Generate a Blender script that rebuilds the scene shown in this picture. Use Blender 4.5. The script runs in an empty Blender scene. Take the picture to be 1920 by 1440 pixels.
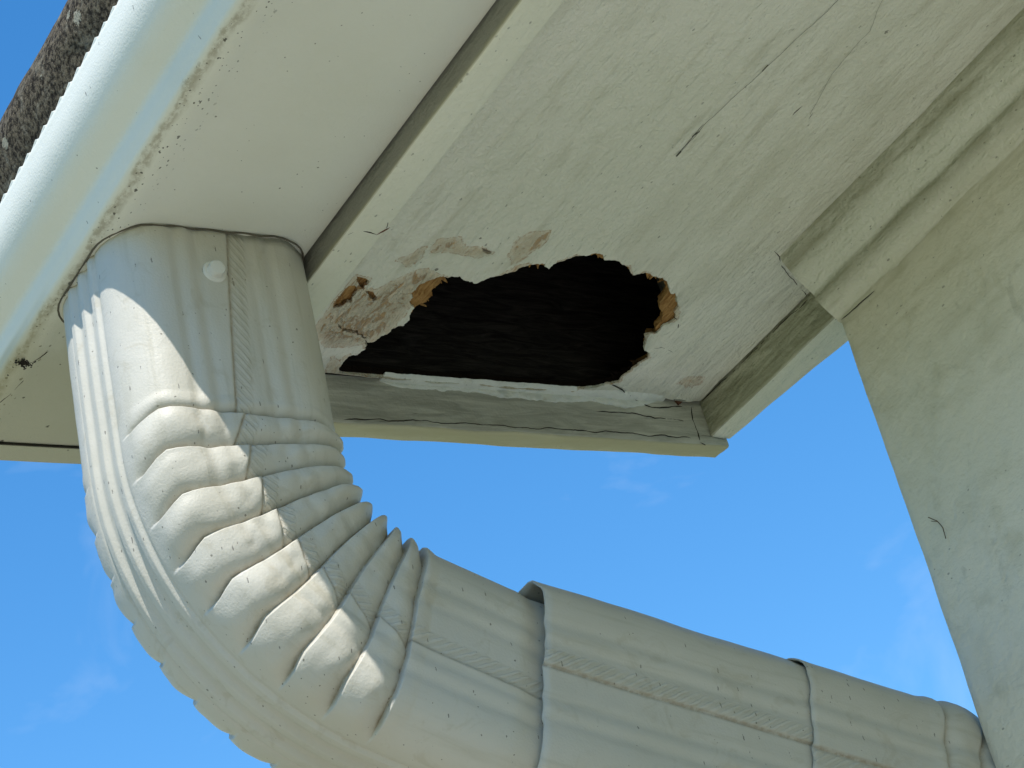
import bpy, bmesh, math, random
import numpy as np
from mathutils import Vector, Matrix
from mathutils.geometry import delaunay_2d_cdt

random.seed(7)
rng = np.random.default_rng(11)
C = bpy.context.scene.collection
S = bpy.context.scene
H = 1.85                                   # height of the camera above the ground

# ------------------------------------------------------------------ camera
cam_d = bpy.data.cameras.new('camera')
cam = bpy.data.objects.new('camera', cam_d)
C.objects.link(cam)
S.camera = cam
# rows: camera right, camera down, camera forward in world axes (X to the wall, Y along the gutter, Z up)
R3 = np.array([[0.8414, -0.4829, -0.2425], [0.0621, 0.5321, -0.8444], [0.5368, 0.6954, 0.4777]])
_u, _s, _v = np.linalg.svd(R3)
R3 = _u @ _v
FPX = 4658.0
right, down, fwd = R3
m = Matrix(((right[0], -down[0], -fwd[0], 0), (right[1], -down[1], -fwd[1], 0), (right[2], -down[2], -fwd[2], H), (0, 0, 0, 1)))
cam.matrix_world = m
cam_d.sensor_width = 36.0
cam_d.lens = FPX / 1920 * 36.0
cam_d.clip_start = 0.02
cam_d.clip_end = 2000

# ------------------------------------------------------------------ sky, sun, exposure
SUN = Vector((-1.0, -1.25, 2.5)).normalized()          # towards the sun
elev = math.asin(SUN.z)
azim = math.atan2(SUN.x, SUN.y)
w = bpy.data.worlds.new('World')
S.world = w
w.use_nodes = True
wn = w.node_tree.nodes
wl = w.node_tree.links
bg = wn['Background']
sky = wn.new('ShaderNodeTexSky')
sky.sky_type = 'NISHITA'
sky.sun_disc = False
sky.sun_elevation = elev
sky.sun_rotation = azim
sky.altitude = 300
sky.air_density = 1.25
sky.dust_density = 0.25
sky.ozone_density = 3.0
bg.inputs['Strength'].default_value = 0.15
# thin cirrus wisps over the whole sky
tc = wn.new('ShaderNodeTexCoord')
mp = wn.new('ShaderNodeMapping')
mp.inputs['Scale'].default_value = (7, 5, 11)
mp.inputs['Rotation'].default_value = (0.3, 0.5, 0.4)
nz = wn.new('ShaderNodeTexNoise')
nz.inputs['Scale'].default_value = 1.0
nz.inputs['Detail'].default_value = 6
nz.inputs['Roughness'].default_value = 0.55
nz.inputs['Distortion'].default_value = 0.6
rmp = wn.new('ShaderNodeValToRGB')
rmp.color_ramp.elements[0].position = 0.57
rmp.color_ramp.elements[1].position = 0.85
rmp.color_ramp.elements[1].color = (0.32, 0.32, 0.32, 1)
mix = wn.new('ShaderNodeMix')
mix.data_type = 'RGBA'
mix.inputs['B'].default_value = (5.2, 5.6, 6.2, 1)
wl.new(tc.outputs['Generated'], mp.inputs['Vector'])
wl.new(mp.outputs['Vector'], nz.inputs['Vector'])
wl.new(nz.outputs['Fac'], rmp.inputs['Fac'])
wl.new(rmp.outputs['Color'], mix.inputs['Factor'])
hsv = wn.new('ShaderNodeHueSaturation')
hsv.inputs['Saturation'].default_value = 1.34
hsv.inputs['Value'].default_value = 1.15
wl.new(sky.outputs['Color'], hsv.inputs['Color'])
wl.new(hsv.outputs['Color'], mix.inputs['A'])
wl.new(mix.outputs['Result'], bg.inputs['Color'])

sd = bpy.data.lights.new('sun', 'SUN')
sd.energy = 4.8
sd.angle = math.radians(0.53)
sd.color = (1.0, 0.955, 0.88)
so = bpy.data.objects.new('sun', sd)
C.objects.link(so)
so.rotation_euler = SUN.to_track_quat('Z', 'Y').to_euler()
so.location = (-3, -3, 8)

S.view_settings.view_transform = 'Standard'
S.view_settings.look = 'None'
S.view_settings.gamma = 1
S.view_settings.exposure = 0.35
S.cycles.max_bounces = 6
S.cycles.diffuse_bounces = 4


# ------------------------------------------------------------------ helpers
def ray(px, py):
    return R3.T @ np.array([(px - 960) / FPX, (py - 720) / FPX, 1.0])


def onz(px, py, z):
    d = ray(px, py)
    return d * z / d[2]


def onx(px, py, x):
    d = ray(px, py)
    return d * x / d[0]


def ony(px, py, y):
    d = ray(px, py)
    return d * y / d[1]


def empty(name, base, label, cat, group=None):
    o = bpy.data.objects.new(name, None)
    o.empty_display_size = 0.05
    C.objects.link(o)
    o.location = (base[0], base[1], base[2] + H)
    o['label'] = label
    o['category'] = cat
    o['origin'] = (base[0], base[1], base[2])
    if group:
        o['group'] = group
    return o


def root_of(o):
    while o.parent:
        o = o.parent
    return o


def mesh_obj(name, verts, faces, mat, parent=None, smooth=True, sharp=None):
    v = np.asarray(verts, float)
    if parent is not None:
        v = v - np.array(root_of(parent)['origin'])
    else:
        v = v + np.array((0, 0, H))
    me = bpy.data.meshes.new(name)
    me.from_pydata(v.tolist(), [], [tuple(int(i) for i in f) for f in faces])
    me.validate()
    if smooth:
        me.polygons.foreach_set('use_smooth', [True] * len(me.polygons))
        if sharp:
            me.set_sharp_from_angle(angle=math.radians(sharp))
    o = bpy.data.objects.new(name, me)
    C.objects.link(o)
    if mat:
        me.materials.append(mat)
    if parent is not None:
        o.parent = parent
    return o


def fix_normals(o):
    bm = bmesh.new()
    bm.from_mesh(o.data)
    bmesh.ops.recalc_face_normals(bm, faces=bm.faces)
    bm.to_mesh(o.data)
    bm.free()
    return o


_lat = rng.random((64, 64, 64))


def vnoise(p, octaves=3, rough=0.5):
    """value noise, p (n,3) -> -1..1"""
    p = np.asarray(p, float)
    out = np.zeros(len(p))
    amp = 1.0
    tot = 0
    for o in range(octaves):
        q = p * (2 ** o) + 17.3 * o
        i = np.floor(q).astype(int)
        f = q - i
        f = f * f * (3 - 2 * f)
        r = 0
        for dx in (0, 1):
            for dy in (0, 1):
                for dz in (0, 1):
                    wgt = (f[:, 0] if dx else 1 - f[:, 0]) * (f[:, 1] if dy else 1 - f[:, 1]) * (f[:, 2] if dz else 1 - f[:, 2])
                    r = r + wgt * _lat[(i[:, 0] + dx) % 64, (i[:, 1] + dy) % 64, (i[:, 2] + dz) % 64]
        out += amp * (r * 2 - 1)
        tot += amp
        amp *= rough
    return out / tot


def round_poly(pts, r, n=3):
    """closed polygon with its corners rounded"""
    out = []
    k = len(pts)
    for i in range(k):
        p0, p1, p2 = (np.array(pts[(i - 1) % k], float), np.array(pts[i], float), np.array(pts[(i + 1) % k], float))
        a = p0 - p1
        b = p2 - p1
        rr = min(r, 0.45 * np.linalg.norm(a), 0.45 * np.linalg.norm(b))
        a = p1 + a / np.linalg.norm(a) * rr
        b = p1 + b / np.linalg.norm(b) * rr
        for t in np.linspace(0, 1, n + 1):
            out.append(tuple((1 - t) ** 2 * a + 2 * t * (1 - t) * p1 + t * t * b))
    return out


def dense(pts, step, closed=True):
    out = []
    k = len(pts)
    for i in range(k if closed else k - 1):
        a = np.array(pts[i], float)
        b = np.array(pts[(i + 1) % k], float)
        n = max(1, int(np.ceil(np.linalg.norm(b - a) / step)))
        for j in range(n):
            out.append(a + (b - a) * j / n)
    if not closed:
        out.append(np.array(pts[-1], float))
    return np.array(out)


def sweep(name, prof, stations, axis, mat, parent, noise=0.0, nscale=60, closed=True, caps=True, sharp=40, lean=None):
    """profile (list of 2D points) carried along Y (axis 'y', profile X,Z) or X (axis 'x', profile Y,Z)"""
    prof = np.asarray(prof, float)
    n = len(prof)
    V = []
    for s in stations:
        for a, b in prof:
            V.append((a, s, b) if axis == 'y' else (s, a, b))
    V = np.array(V)
    if noise:
        sc = np.array([nscale, nscale * 0.35, nscale]) if axis == 'y' else np.array([nscale * 0.35, nscale, nscale])
        dx = vnoise(V * sc + 3.1)
        dz = vnoise(V * sc + 31.7)
        k = 0 if axis == 'y' else 1
        V[:, k] += dx * noise
        V[:, 2] += dz * noise
    F = []
    m_ = len(stations)
    for i in range(m_ - 1):
        for j in range(n if closed else n - 1):
            a = i * n + j
            b = i * n + (j + 1) % n
            F.append((a, b, b + n, a + n))
    if caps and closed:
        F.append(tuple(range(n)))
        F.append(tuple(range((m_ - 1) * n, m_ * n)))
    o = mesh_obj(name, V, F, mat, parent, True, sharp)
    fix_normals(o)
    return o


def tube(pts, r, sides=6, taper=None):
    """verts, faces of a thin tube through pts"""
    pts = np.asarray(pts, float)
    V = []
    F = []
    n = len(pts)
    for i in range(n):
        t = pts[min(i + 1, n - 1)] - pts[max(i - 1, 0)]
        t = t / (np.linalg.norm(t) + 1e-12)
        a = np.cross(t, (0.3, 0.2, 0.93))
        a /= np.linalg.norm(a) + 1e-12
        b = np.cross(t, a)
        rr = r if taper is None else r * taper[i]
        for j in range(sides):
            th = 2 * math.pi * j / sides
            V.append(pts[i] + rr * (math.cos(th) * a + math.sin(th) * b))
    for i in range(n - 1):
        for j in range(sides):
            F.append((i * sides + j, i * sides + (j + 1) % sides, (i + 1) * sides + (j + 1) % sides, (i + 1) * sides + j))
    F.append(tuple(range(sides)))
    F.append(tuple(range((n - 1) * sides, n * sides)))
    return V, F


def merge(parts):
    V = []
    F = []
    for v, f in parts:
        o = len(V)
        V += [tuple(p) for p in v]
        F += [tuple(i + o for i in q) for q in f]
    return V, F


# ------------------------------------------------------------------ materials
class NT:
    def __init__(s, name):
        s.mat = bpy.data.materials.new(name)
        s.mat.use_nodes = True
        s.n = s.mat.node_tree.nodes
        s.l = s.mat.node_tree.links
        s.b = s.n['Principled BSDF']
        g = s.n.new('ShaderNodeNewGeometry')
        s.pos = g.outputs['Position']

    def link(s, a, b):
        s.l.new(a, b)

    def val(s, inp, v):
        if hasattr(v, 'is_output') or isinstance(v, bpy.types.NodeSocket):
            s.l.new(v, inp)
        else:
            inp.default_value = v

    def math(s, op, a, b=0.0, c=None, clamp=False):
        n = s.n.new('ShaderNodeMath')
        n.operation = op
        n.use_clamp = clamp
        s.val(n.inputs[0], a)
        s.val(n.inputs[1], b)
        if c is not None:
            s.val(n.inputs[2], c)
        return n.outputs[0]

    def scaled(s, vec3, rot=(0, 0, 0), src=None):
        n = s.n.new('ShaderNodeMapping')
        n.inputs['Scale'].default_value = vec3
        n.inputs['Rotation'].default_value = rot
        s.l.new(src or s.pos, n.inputs['Vector'])
        return n.outputs[0]

    def noise(s, vec3, detail=4, rough=0.55, dist=0.0, rot=(0, 0, 0), src=None):
        n = s.n.new('ShaderNodeTexNoise')
        n.inputs['Scale'].default_value = 1
        n.inputs['Detail'].default_value = detail
        n.inputs['Roughness'].default_value = rough
        n.inputs['Distortion'].default_value = dist
        s.l.new(s.scaled(vec3, rot, src), n.inputs['Vector'])
        return n.outputs['Fac']

    def ramp(s, x, lo, hi, a=0.0, b=1.0):
        n = s.n.new('ShaderNodeMapRange')
        n.interpolation_type = 'SMOOTHSTEP'
        s.val(n.inputs[0], x)
        n.inputs[1].default_value = lo
        n.inputs[2].default_value = hi
        n.inputs[3].default_value = a
        n.inputs[4].default_value = b
        return n.outputs[0]

    def mix(s, f, a, b):
        n = s.n.new('ShaderNodeMix')
        n.data_type = 'RGBA'
        s.val(n.inputs['Factor'], f)
        for k, v in (('A', a), ('B', b)):
            if isinstance(v, (tuple, list)):
                n.inputs[k].default_value = (*v[:3], 1)
            else:
                s.l.new(v, n.inputs[k])
        return n.outputs['Result']

    def specks(s, vec3, size, keep, rot=(0, 0, 0), warp=0.0):
        """scattered irregular flecks: 1 inside a fleck"""
        src = s.scaled(vec3, rot)
        v = s.n.new('ShaderNodeTexVoronoi')
        v.inputs['Scale'].default_value = 1
        v.inputs['Randomness'].default_value = 1
        s.l.new(src, v.inputs['Vector'])
        sep = s.n.new('ShaderNodeSeparateColor')
        s.l.new(v.outputs['Color'], sep.inputs[0])
        if not hasattr(s, 'wobn'):
            s.wobn = s.noise((1100, 1100, 1100), 1)
        wob = s.wobn
        d = s.math('ADD', v.outputs['Distance'], s.math('MULTIPLY', s.math('SUBTRACT', wob, 0.5), size * 1.6))
        rad = s.math('MULTIPLY', sep.outputs[1], size)
        inside = s.math('LESS_THAN', d, rad)
        kp = s.math('LESS_THAN', sep.outputs[0], keep)
        return s.math('MULTIPLY', inside, kp)

    def attr(s, name):
        n = s.n.new('ShaderNodeAttribute')
        n.attribute_name = name
        return n.outputs['Fac']

    def xyz(s):
        n = s.n.new('ShaderNodeSeparateXYZ')
        s.l.new(s.pos, n.inputs[0])
        return n.outputs

    def bump(s, h, dist, strength=1.0, prev=None):
        n = s.n.new('ShaderNodeBump')
        n.inputs['Distance'].default_value = dist
        n.inputs['Strength'].default_value = strength
        s.val(n.inputs['Height'], h)
        if prev is not None:
            s.l.new(prev, n.inputs['Normal'])
        return n.outputs[0]

    def done(s, color, rough=0.5, normal=None, spec=0.4):
        s.val(s.b.inputs['Base Color'], color if not isinstance(color, tuple) else (*color[:3], 1))
        s.val(s.b.inputs['Roughness'], rough)
        s.b.inputs['Specular IOR Level'].default_value = spec
        if normal is not None:
            s.l.new(normal, s.b.inputs['Normal'])
        return s.mat


CREAM = (0.74, 0.735, 0.655)
OLIVE = (0.41, 0.395, 0.29)
MOULD = (0.075, 0.07, 0.055)
RUST = (0.27, 0.13, 0.05)


def wood_paint(name, base=CREAM, streak=(110, 16, 110), bump_d=0.0030, grime_shade=0.25, gcol=OLIVE, speck=0.10, stain=False, extra=None, rough=0.55):
    t = NT(name)
    big = t.noise((9, 9, 9), 3)
    col = t.mix(t.ramp(big, 0.35, 0.7, 0.0, 0.35), base, (base[0] * 0.86, base[1] * 0.88, base[2] * 0.82))
    st = t.noise(streak, 3, 0.6)
    gr = t.noise((streak[0] * 0.4, streak[1] * 0.5, streak[2] * 0.4), 3, 0.65, 0.4)
    col = t.mix(t.math('MULTIPLY', t.ramp(gr, 0.5, 0.75), grime_shade), col, gcol)
    fine = t.noise((520, 520, 520), 2, 0.7)
    col = t.mix(t.ramp(fine, 0.55, 0.8, 0, 0.10), col, (0.3, 0.29, 0.2))
    sp = t.specks((110, 80, 110), 0.11, speck)
    col = t.mix(t.math('MULTIPLY', sp, 0.75), col, MOULD)
    sp2 = t.specks((420, 210, 420), 0.21, speck * 2.6)
    col = t.mix(t.math('MULTIPLY', sp2, 0.5), col, MOULD)
    col = t.mix(t.ramp(st, 0.56, 0.74, 0, 0.34), col, gcol)
    h = t.math('ADD', t.math('MULTIPLY', st, 0.9), t.math('MULTIPLY', fine, 0.22))
    lump = t.noise((190, 120, 190), 2, 0.6, 0.5)
    h = t.math('ADD', h, t.math('MULTIPLY', lump, 0.5))
    if extra:
        col = extra(t, col)
    if stain:
        sa = t.attr('stain')
        ba = t.attr('bare')
        n1 = t.noise((150, 80, 150), 4, 0.7, 1.4)
        n2 = t.noise((620, 240, 620), 3, 0.7, 0.8)
        on = t.ramp(t.math('ADD', sa, t.math('MULTIPLY', t.math('SUBTRACT', n1, 0.5), 0.9)), 0.22, 0.42)
        on = t.math('MULTIPLY', on, t.ramp(sa, 0.03, 0.15))
        col = t.mix(t.math('MULTIPLY', on, t.ramp(n2, 0.3, 0.7, 0.25, 0.6)), col, (0.57, 0.42, 0.26))
        s1 = t.ramp(t.math('ADD', t.math('MULTIPLY', sa, 0.5), t.math('MULTIPLY', t.math('SUBTRACT', n1, 0.5), 2.4)), 0.42, 0.62)
        s1 = t.math('MULTIPLY', s1, t.ramp(sa, 0.1, 0.4))
        col = t.mix(t.math('MULTIPLY', s1, t.ramp(n2, 0.3, 0.65, 0.35, 0.9)), col, t.mix(t.ramp(n2, 0.35, 0.65), (0.23, 0.10, 0.035), (0.52, 0.33, 0.16)))
        # tide line at the rim of each water stain
        e = t.math('SUBTRACT', 1.0, t.math('MULTIPLY', t.math('ABSOLUTE', t.math('SUBTRACT', t.math('ADD', sa, t.math('MULTIPLY', t.math('SUBTRACT', n1, 0.5), 0.55)), 0.28)), 17.0), clamp=True)
        col = t.mix(t.math('MULTIPLY', t.math('MULTIPLY', e, t.ramp(n2, 0.35, 0.6)), 0.9), col, (0.36, 0.21, 0.10))
        bm_ = t.math('GREATER_THAN', t.math('ADD', ba, t.math('ADD', t.math('MULTIPLY', t.math('SUBTRACT', n1, 0.5), 1.5), t.math('MULTIPLY', t.math('SUBTRACT', n2, 0.5), 0.9))), 0.55)
        col = t.mix(bm_, col, t.mix(t.ramp(n2, 0.3, 0.7), (0.13, 0.06, 0.025), (0.42, 0.25, 0.11)))
        h = t.math('SUBTRACT', h, t.math('MULTIPLY', bm_, 0.5))
        h = t.math('ADD', h, t.math('MULTIPLY', t.math('MULTIPLY', n2, sa), 0.9))
    nrm = t.bump(h, bump_d)
    return t.done(col, rough, nrm, 0.35)


def soffit_extra(t, col):
    # streaky olive tint, stronger toward the wall moulding
    X = t.xyz()[0]
    g = t.noise((60, 14, 60), 5, 0.6, 0.6)
    f = t.math('MULTIPLY', t.ramp(X, 0.60, 0.76), t.ramp(g, 0.35, 0.65))
    return t.mix(t.math('MULTIPLY', f, 0.28), col, OLIVE)


def edge_extra(t, col):
    # weathered grey algae on the exposed outer face of the eave board
    n = t.n.new('ShaderNodeNewGeometry')
    sp = t.n.new('ShaderNodeSeparateXYZ')
    t.link(n.outputs['True Normal'], sp.inputs[0])
    f = t.ramp(t.math('MULTIPLY', sp.outputs[0], -1.0), 0.5, 0.9)
    Z = t.xyz()[2]
    g = t.noise((160, 22, 160), 5, 0.6, 0.3)
    zz = t.ramp(t.math('ADD', Z, t.math('MULTIPLY', t.math('SUBTRACT', g, 0.5), 0.004)), H + 0.5735, H + 0.5775)
    c = t.mix(zz, (0.38, 0.36, 0.24), (0.21, 0.205, 0.185))
    return t.mix(t.math('MULTIPLY', f, 0.92), col, c)


def rim_extra(t, col):
    # grey weathering and cracked paint on the camera-side face of the end board
    n = t.n.new('ShaderNodeNewGeometry')
    sp = t.n.new('ShaderNodeSeparateXYZ')
    t.link(n.outputs['True Normal'], sp.inputs[0])
    f = t.ramp(t.math('MULTIPLY', sp.outputs[1], -1.0), 0.4, 0.8)
    g = t.noise((28, 90, 210), 6, 0.65, 0.9)
    c = t.mix(t.ramp(g, 0.3, 0.7), (0.39, 0.38, 0.34), (0.65, 0.635, 0.575))
    c = t.mix(t.ramp(t.noise((20, 300, 520), 5, 0.7, 0.8), 0.62, 0.72, 0, 0.7), c, (0.08, 0.075, 0.06))
    col = t.mix(t.math('MULTIPLY', f, 0.9), col, c)
    dn = t.ramp(t.math('MULTIPLY', sp.outputs[2], -1.0), 0.4, 0.8)
    g2 = t.noise((18, 60, 60), 5, 0.6, 0.5)
    return t.mix(t.math('MULTIPLY', dn, t.ramp(g2, 0.2, 0.6, 0.5, 0.95)), col, (0.46, 0.43, 0.27))


def return_extra(t, col):  # darker olive on the face toward the gutter
    n = t.n.new('ShaderNodeNewGeometry')
    sp = t.n.new('ShaderNodeSeparateXYZ')
    t.link(n.outputs['True Normal'], sp.inputs[0])
    f = t.ramp(t.math('MULTIPLY', sp.outputs[0], -1.0), 0.4, 0.8)
    g = t.noise((120, 24, 170), 6, 0.65, 0.7)
    c = t.mix(t.ramp(g, 0.3, 0.7), (0.24, 0.235, 0.15), (0.46, 0.45, 0.34))
    return t.mix(t.math('MULTIPLY', f, 0.9), col, c)


def moulding_extra(t, col):
    d = t.attr('groove')
    g = t.noise((150, 30, 150), 5, 0.65, 0.6)
    f = t.math('MULTIPLY', d, t.ramp(g, 0.25, 0.6, 0.3, 1.0))
    return t.mix(t.math('MULTIPLY', f, 0.75), col, (0.24, 0.225, 0.135))


def wall_extra(t, col):
    g = t.noise((30, 30, 60), 5, 0.65, 0.8)
    g2 = t.noise((90, 40, 40), 5, 0.65, 1.0, (0.7, 0, 0))
    g3 = t.noise((130, 16, 130), 4, 0.6, 0.4)
    up = t.ramp(t.xyz()[2], H + 0.44, H + 0.565)
    col = t.mix(t.math('MULTIPLY', up, t.ramp(g3, 0.45, 0.7, 0.05, 0.5)), col, OLIVE)
    col = t.mix(t.ramp(g, 0.45, 0.75, 0, 0.3), col, OLIVE)
    return t.mix(t.ramp(g2, 0.6, 0.72, 0, 0.3), col, (0.3, 0.3, 0.24))


M = {}
M['soffit'] = wood_paint('painted_soffit', CREAM, stain=True, extra=soffit_extra, speck=0.045)
M['fascia'] = wood_paint('painted_fascia', (0.76, 0.755, 0.655), extra=edge_extra, grime_shade=0.12, speck=0.10, bump_d=0.0016)
M['rim'] = wood_paint('weathered_end_board', (0.70, 0.69, 0.55), streak=(16, 110, 170), extra=rim_extra, grime_shade=0.4, speck=0.2, bump_d=0.0009)
M['return'] = wood_paint('olive_return_board', (0.72, 0.72, 0.62), extra=return_extra, grime_shade=0.2, speck=0.12)
M['moulding'] = wood_paint('painted_moulding', (0.70, 0.695, 0.60), extra=moulding_extra, grime_shade=0.35, speck=0.15)
M['wall'] = wood_paint('painted_wall', (0.65, 0.63, 0.545), streak=(70, 60, 60), extra=wall_extra, grime_shade=0.25, speck=0.04, bump_d=0.0016)
M['caulk'] = wood_paint('cracked_white_paint', (0.80, 0.81, 0.78), streak=(60, 60, 60), grime_shade=0.12, speck=0.1, bump_d=0.002)


def metal_paint(name, base, dirt=0.2, speck=0.12, band=False, seam=False):
    t = NT(name)
    X, Y, Z = t.xyz()[0:3]
    big = t.noise((14, 14, 14), 4)
    col = t.mix(t.ramp(big, 0.35, 0.75, 0, dirt), base, (base[0] * 0.78, base[1] * 0.76, base[2] * 0.66))
    fine = t.noise((900, 900, 900), 2, 0.6)
    col = t.mix(t.ramp(fine, 0.62, 0.85, 0, 0.10), col, (0.3, 0.28, 0.2))
    sp = t.specks((300, 300, 300), 0.15, speck)
    col = t.mix(t.math('MULTIPLY', sp, 0.75), col, (0.11, 0.10, 0.08))
    # curved scuffs
    sc = t.specks((520, 520, 130), 0.19, speck * 1.3, (0.5, 0.3, 0.2))
    col = t.mix(t.math('MULTIPLY', sc, 0.7), col, (0.10, 0.09, 0.08))
    if band:
        # dirt and mildew collected in a band along the front edge of the gutter floor
        n0 = t.noise((55, 25, 55), 4, 0.6, 0.5)
        xx = t.math('ADD', X, t.math('MULTIPLY', t.math('SUBTRACT', n0, 0.5), 0.010))
        b1 = t.math('MULTIPLY', t.ramp(xx, 0.4005, 0.4025), t.ramp(xx, 0.4035, 0.4070, 1, 0))
        g = t.noise((400, 260, 400), 4, 0.7)
        lowz = t.ramp(Z, H + 0.5880, H + 0.5905, 1, 0)
        col = t.mix(t.math('MULTIPLY', t.math('MULTIPLY', b1, lowz), t.ramp(g, 0.35, 0.6, 0.1, 0.6)), col, (0.25, 0.215, 0.135))
        b2 = t.math('MULTIPLY', t.math('MULTIPLY', t.ramp(xx, 0.400, 0.404), t.ramp(xx, 0.409, 0.421, 1, 0)), lowz)
        for k, (sv, sz, kp) in enumerate((((330, 190, 330), 0.24, 0.45), ((620, 380, 620), 0.26, 0.5), ((240, 150, 240), 0.17, 0.35))):
            s_ = t.specks(sv, sz, kp, (0, 0, 0.4 * k))
            col = t.mix(t.math('MULTIPLY', t.math('MULTIPLY', s_, b2), 0.85), col, (0.045, 0.042, 0.03))
        far = t.math('MULTIPLY', t.ramp(t.math('ADD', Y, t.math('MULTIPLY', t.math('SUBTRACT', n0, 0.5), 0.05)), 0.80, 0.87), lowz)
        col = t.mix(t.math('MULTIPLY', far, 0.55), col, (0.36, 0.33, 0.19))
        s_ = t.specks((300, 220, 300), 0.26, 0.13)
        col = t.mix(t.math('MULTIPLY', t.math('MULTIPLY', s_, far), 0.8), col, (0.05, 0.045, 0.03))
    h = t.math('ADD', t.math('MULTIPLY', fine, 0.25), t.math('MULTIPLY', t.noise((60, 60, 60), 2), 0.3 if band else 0.8))
    nrm = t.bump(h, 0.0006)
    if seam:
        sm = t.attr('seam')
        cr = t.attr('crease')
        g = t.noise((300, 300, 300), 4, 0.65)
        # brown dirt on the seam lip; the folds also get painted occlusion
        col = t.mix(t.math('MULTIPLY', cr, t.ramp(g, 0.3, 0.65, 0.25, 0.9)), col, (0.20, 0.145, 0.08))
        uv = t.n.new('ShaderNodeUVMap')
        sp_ = t.n.new('ShaderNodeSeparateXYZ')
        t.link(uv.outputs[0], sp_.inputs[0])
        stv = t.n.new('ShaderNodeMapping')
        stv.inputs['Scale'].default_value = (140, 9, 1)
        t.link(uv.outputs[0], stv.inputs['Vector'])
        stn = t.n.new('ShaderNodeTexNoise')
        stn.inputs['Scale'].default_value = 1
        stn.inputs['Detail'].default_value = 4
        stn.inputs['Roughness'].default_value = 0.65
        t.link(stv.outputs[0], stn.inputs['Vector'])
        col = t.mix(t.ramp(stn.outputs['Fac'], 0.5, 0.72, 0, 0.38), col, (0.34, 0.32, 0.24))
        blot = t.noise((70, 70, 70), 3, 0.7, 0.8)
        col = t.mix(t.math('MULTIPLY', t.ramp(blot, 0.56, 0.7, 0, 0.3), 1.0), col, (0.36, 0.32, 0.23))
        wv = t.math('SINE', t.math('MULTIPLY', t.math('ADD', sp_.outputs[1], t.math('ADD', t.math('MULTIPLY', sp_.outputs[0], 1.3), t.math('MULTIPLY', g, 0.0022))), 1250.0))
        wv = t.math('MULTIPLY', t.math('MULTIPLY', t.ramp(wv, -0.2, 0.7), sm), 1.0)
        nrm = t.bump(t.math('MULTIPLY', wv, t.ramp(blot, 0.3, 0.6, 0.35, 1.0)), 0.0003, 1.0, nrm)
        col = t.mix(t.math('MULTIPLY', t.math('MULTIPLY', sm, t.ramp(wv, 0.0, 0.5, 1, 0)), 0.18), col, (0.3, 0.26, 0.17))
    return t.done(col, 0.5, nrm, 0.3)


M['gutter'] = metal_paint('gutter_enamel', (0.72, 0.72, 0.645), dirt=0.2, speck=0.045, band=True)
M['pipe'] = metal_paint('downspout_enamel', (0.52, 0.498, 0.44), dirt=0.35, speck=0.2, seam=True)
M['screw'] = metal_paint('screw_enamel', (0.66, 0.65, 0.61), dirt=0.2, speck=0.05)


def make_ply():
    t = NT('raw_plywood')
    g = t.noise((500, 90, 500), 6, 0.7, 1.0)
    g2 = t.noise((60, 60, 60), 4)
    c = t.mix(t.ramp(g, 0.3, 0.7), (0.22, 0.10, 0.03), (0.55, 0.33, 0.13))
    c = t.mix(t.ramp(g2, 0.5, 0.75, 0, 0.6), c, (0.12, 0.06, 0.025))
    # painted near black by the end board so the edge passes for cavity dark
    yy = t.math('ADD', t.xyz()[1], t.math('MULTIPLY', t.math('SUBTRACT', g2, 0.5), 0.02))
    c = t.mix(t.ramp(yy, 0.838, 0.856), c, (0.018, 0.012, 0.009))
    return t.done(c, 0.9, t.bump(g, 0.0015), 0.1)


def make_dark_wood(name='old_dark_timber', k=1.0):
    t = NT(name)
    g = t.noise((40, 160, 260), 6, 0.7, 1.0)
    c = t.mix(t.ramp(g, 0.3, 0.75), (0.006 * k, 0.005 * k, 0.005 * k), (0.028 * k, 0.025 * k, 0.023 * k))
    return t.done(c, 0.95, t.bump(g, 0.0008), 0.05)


def make_tile():
    t = NT('lichen_concrete_tile')
    g = t.noise((420, 420, 420), 4, 0.7)
    g2 = t.noise((110, 110, 110), 4, 0.7, 0.5)
    c = t.mix(t.ramp(g, 0.38, 0.64), (0.016, 0.012, 0.008), (0.15, 0.122, 0.085))
    c = t.mix(t.ramp(g2, 0.5, 0.75, 0, 0.5), c, (0.36, 0.33, 0.26))
    c = t.mix(t.math('MULTIPLY', t.specks((90, 90, 90), 0.3, 0.25), 0.5), c, (0.5, 0.48, 0.38))
    return t.done(c, 0.95, t.bump(g, 0.0012), 0.15)


def flat(name, c, rough=0.8):
    t = NT(name)
    g = t.noise((300, 300, 300), 4, 0.6)
    col = t.mix(g, tuple(v * 0.7 for v in c), tuple(min(1, v * 1.3) for v in c))
    return t.done(col, rough, None, 0.2)


M['ply'] = make_ply()
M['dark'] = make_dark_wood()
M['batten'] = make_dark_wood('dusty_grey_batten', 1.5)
M['tile'] = make_tile()
M['crack'] = flat('dark_crack', (0.03, 0.025, 0.018))
M['rust'] = flat('rotten_wood', (0.13, 0.055, 0.03))
M['web'] = flat('dusty_web', (0.10, 0.095, 0.08))
M['hair'] = flat('dry_fibre', (0.10, 0.075, 0.05))


def make_ground(name, a, b, sc):
    t = NT(name)
    g = t.noise((sc, sc, sc), 6, 0.65)
    g2 = t.noise((0.7, 0.7, 0.7), 4)
    c = t.mix(t.ramp(g, 0.3, 0.7), a, b)
    c = t.mix(t.ramp(g2, 0.4, 0.7, 0, 0.2), c, tuple(v * 0.7 for v in a))
    return t.done(c, 0.9, t.bump(g, 0.01), 0.2)


M['lawn'] = make_ground('lawn_grass', (0.06, 0.085, 0.02), (0.13, 0.165, 0.05), 30)
M['bounce_patio'] = make_ground('bounce_patio_concrete', (0.36, 0.325, 0.255), (0.43, 0.395, 0.31), 25)

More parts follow.
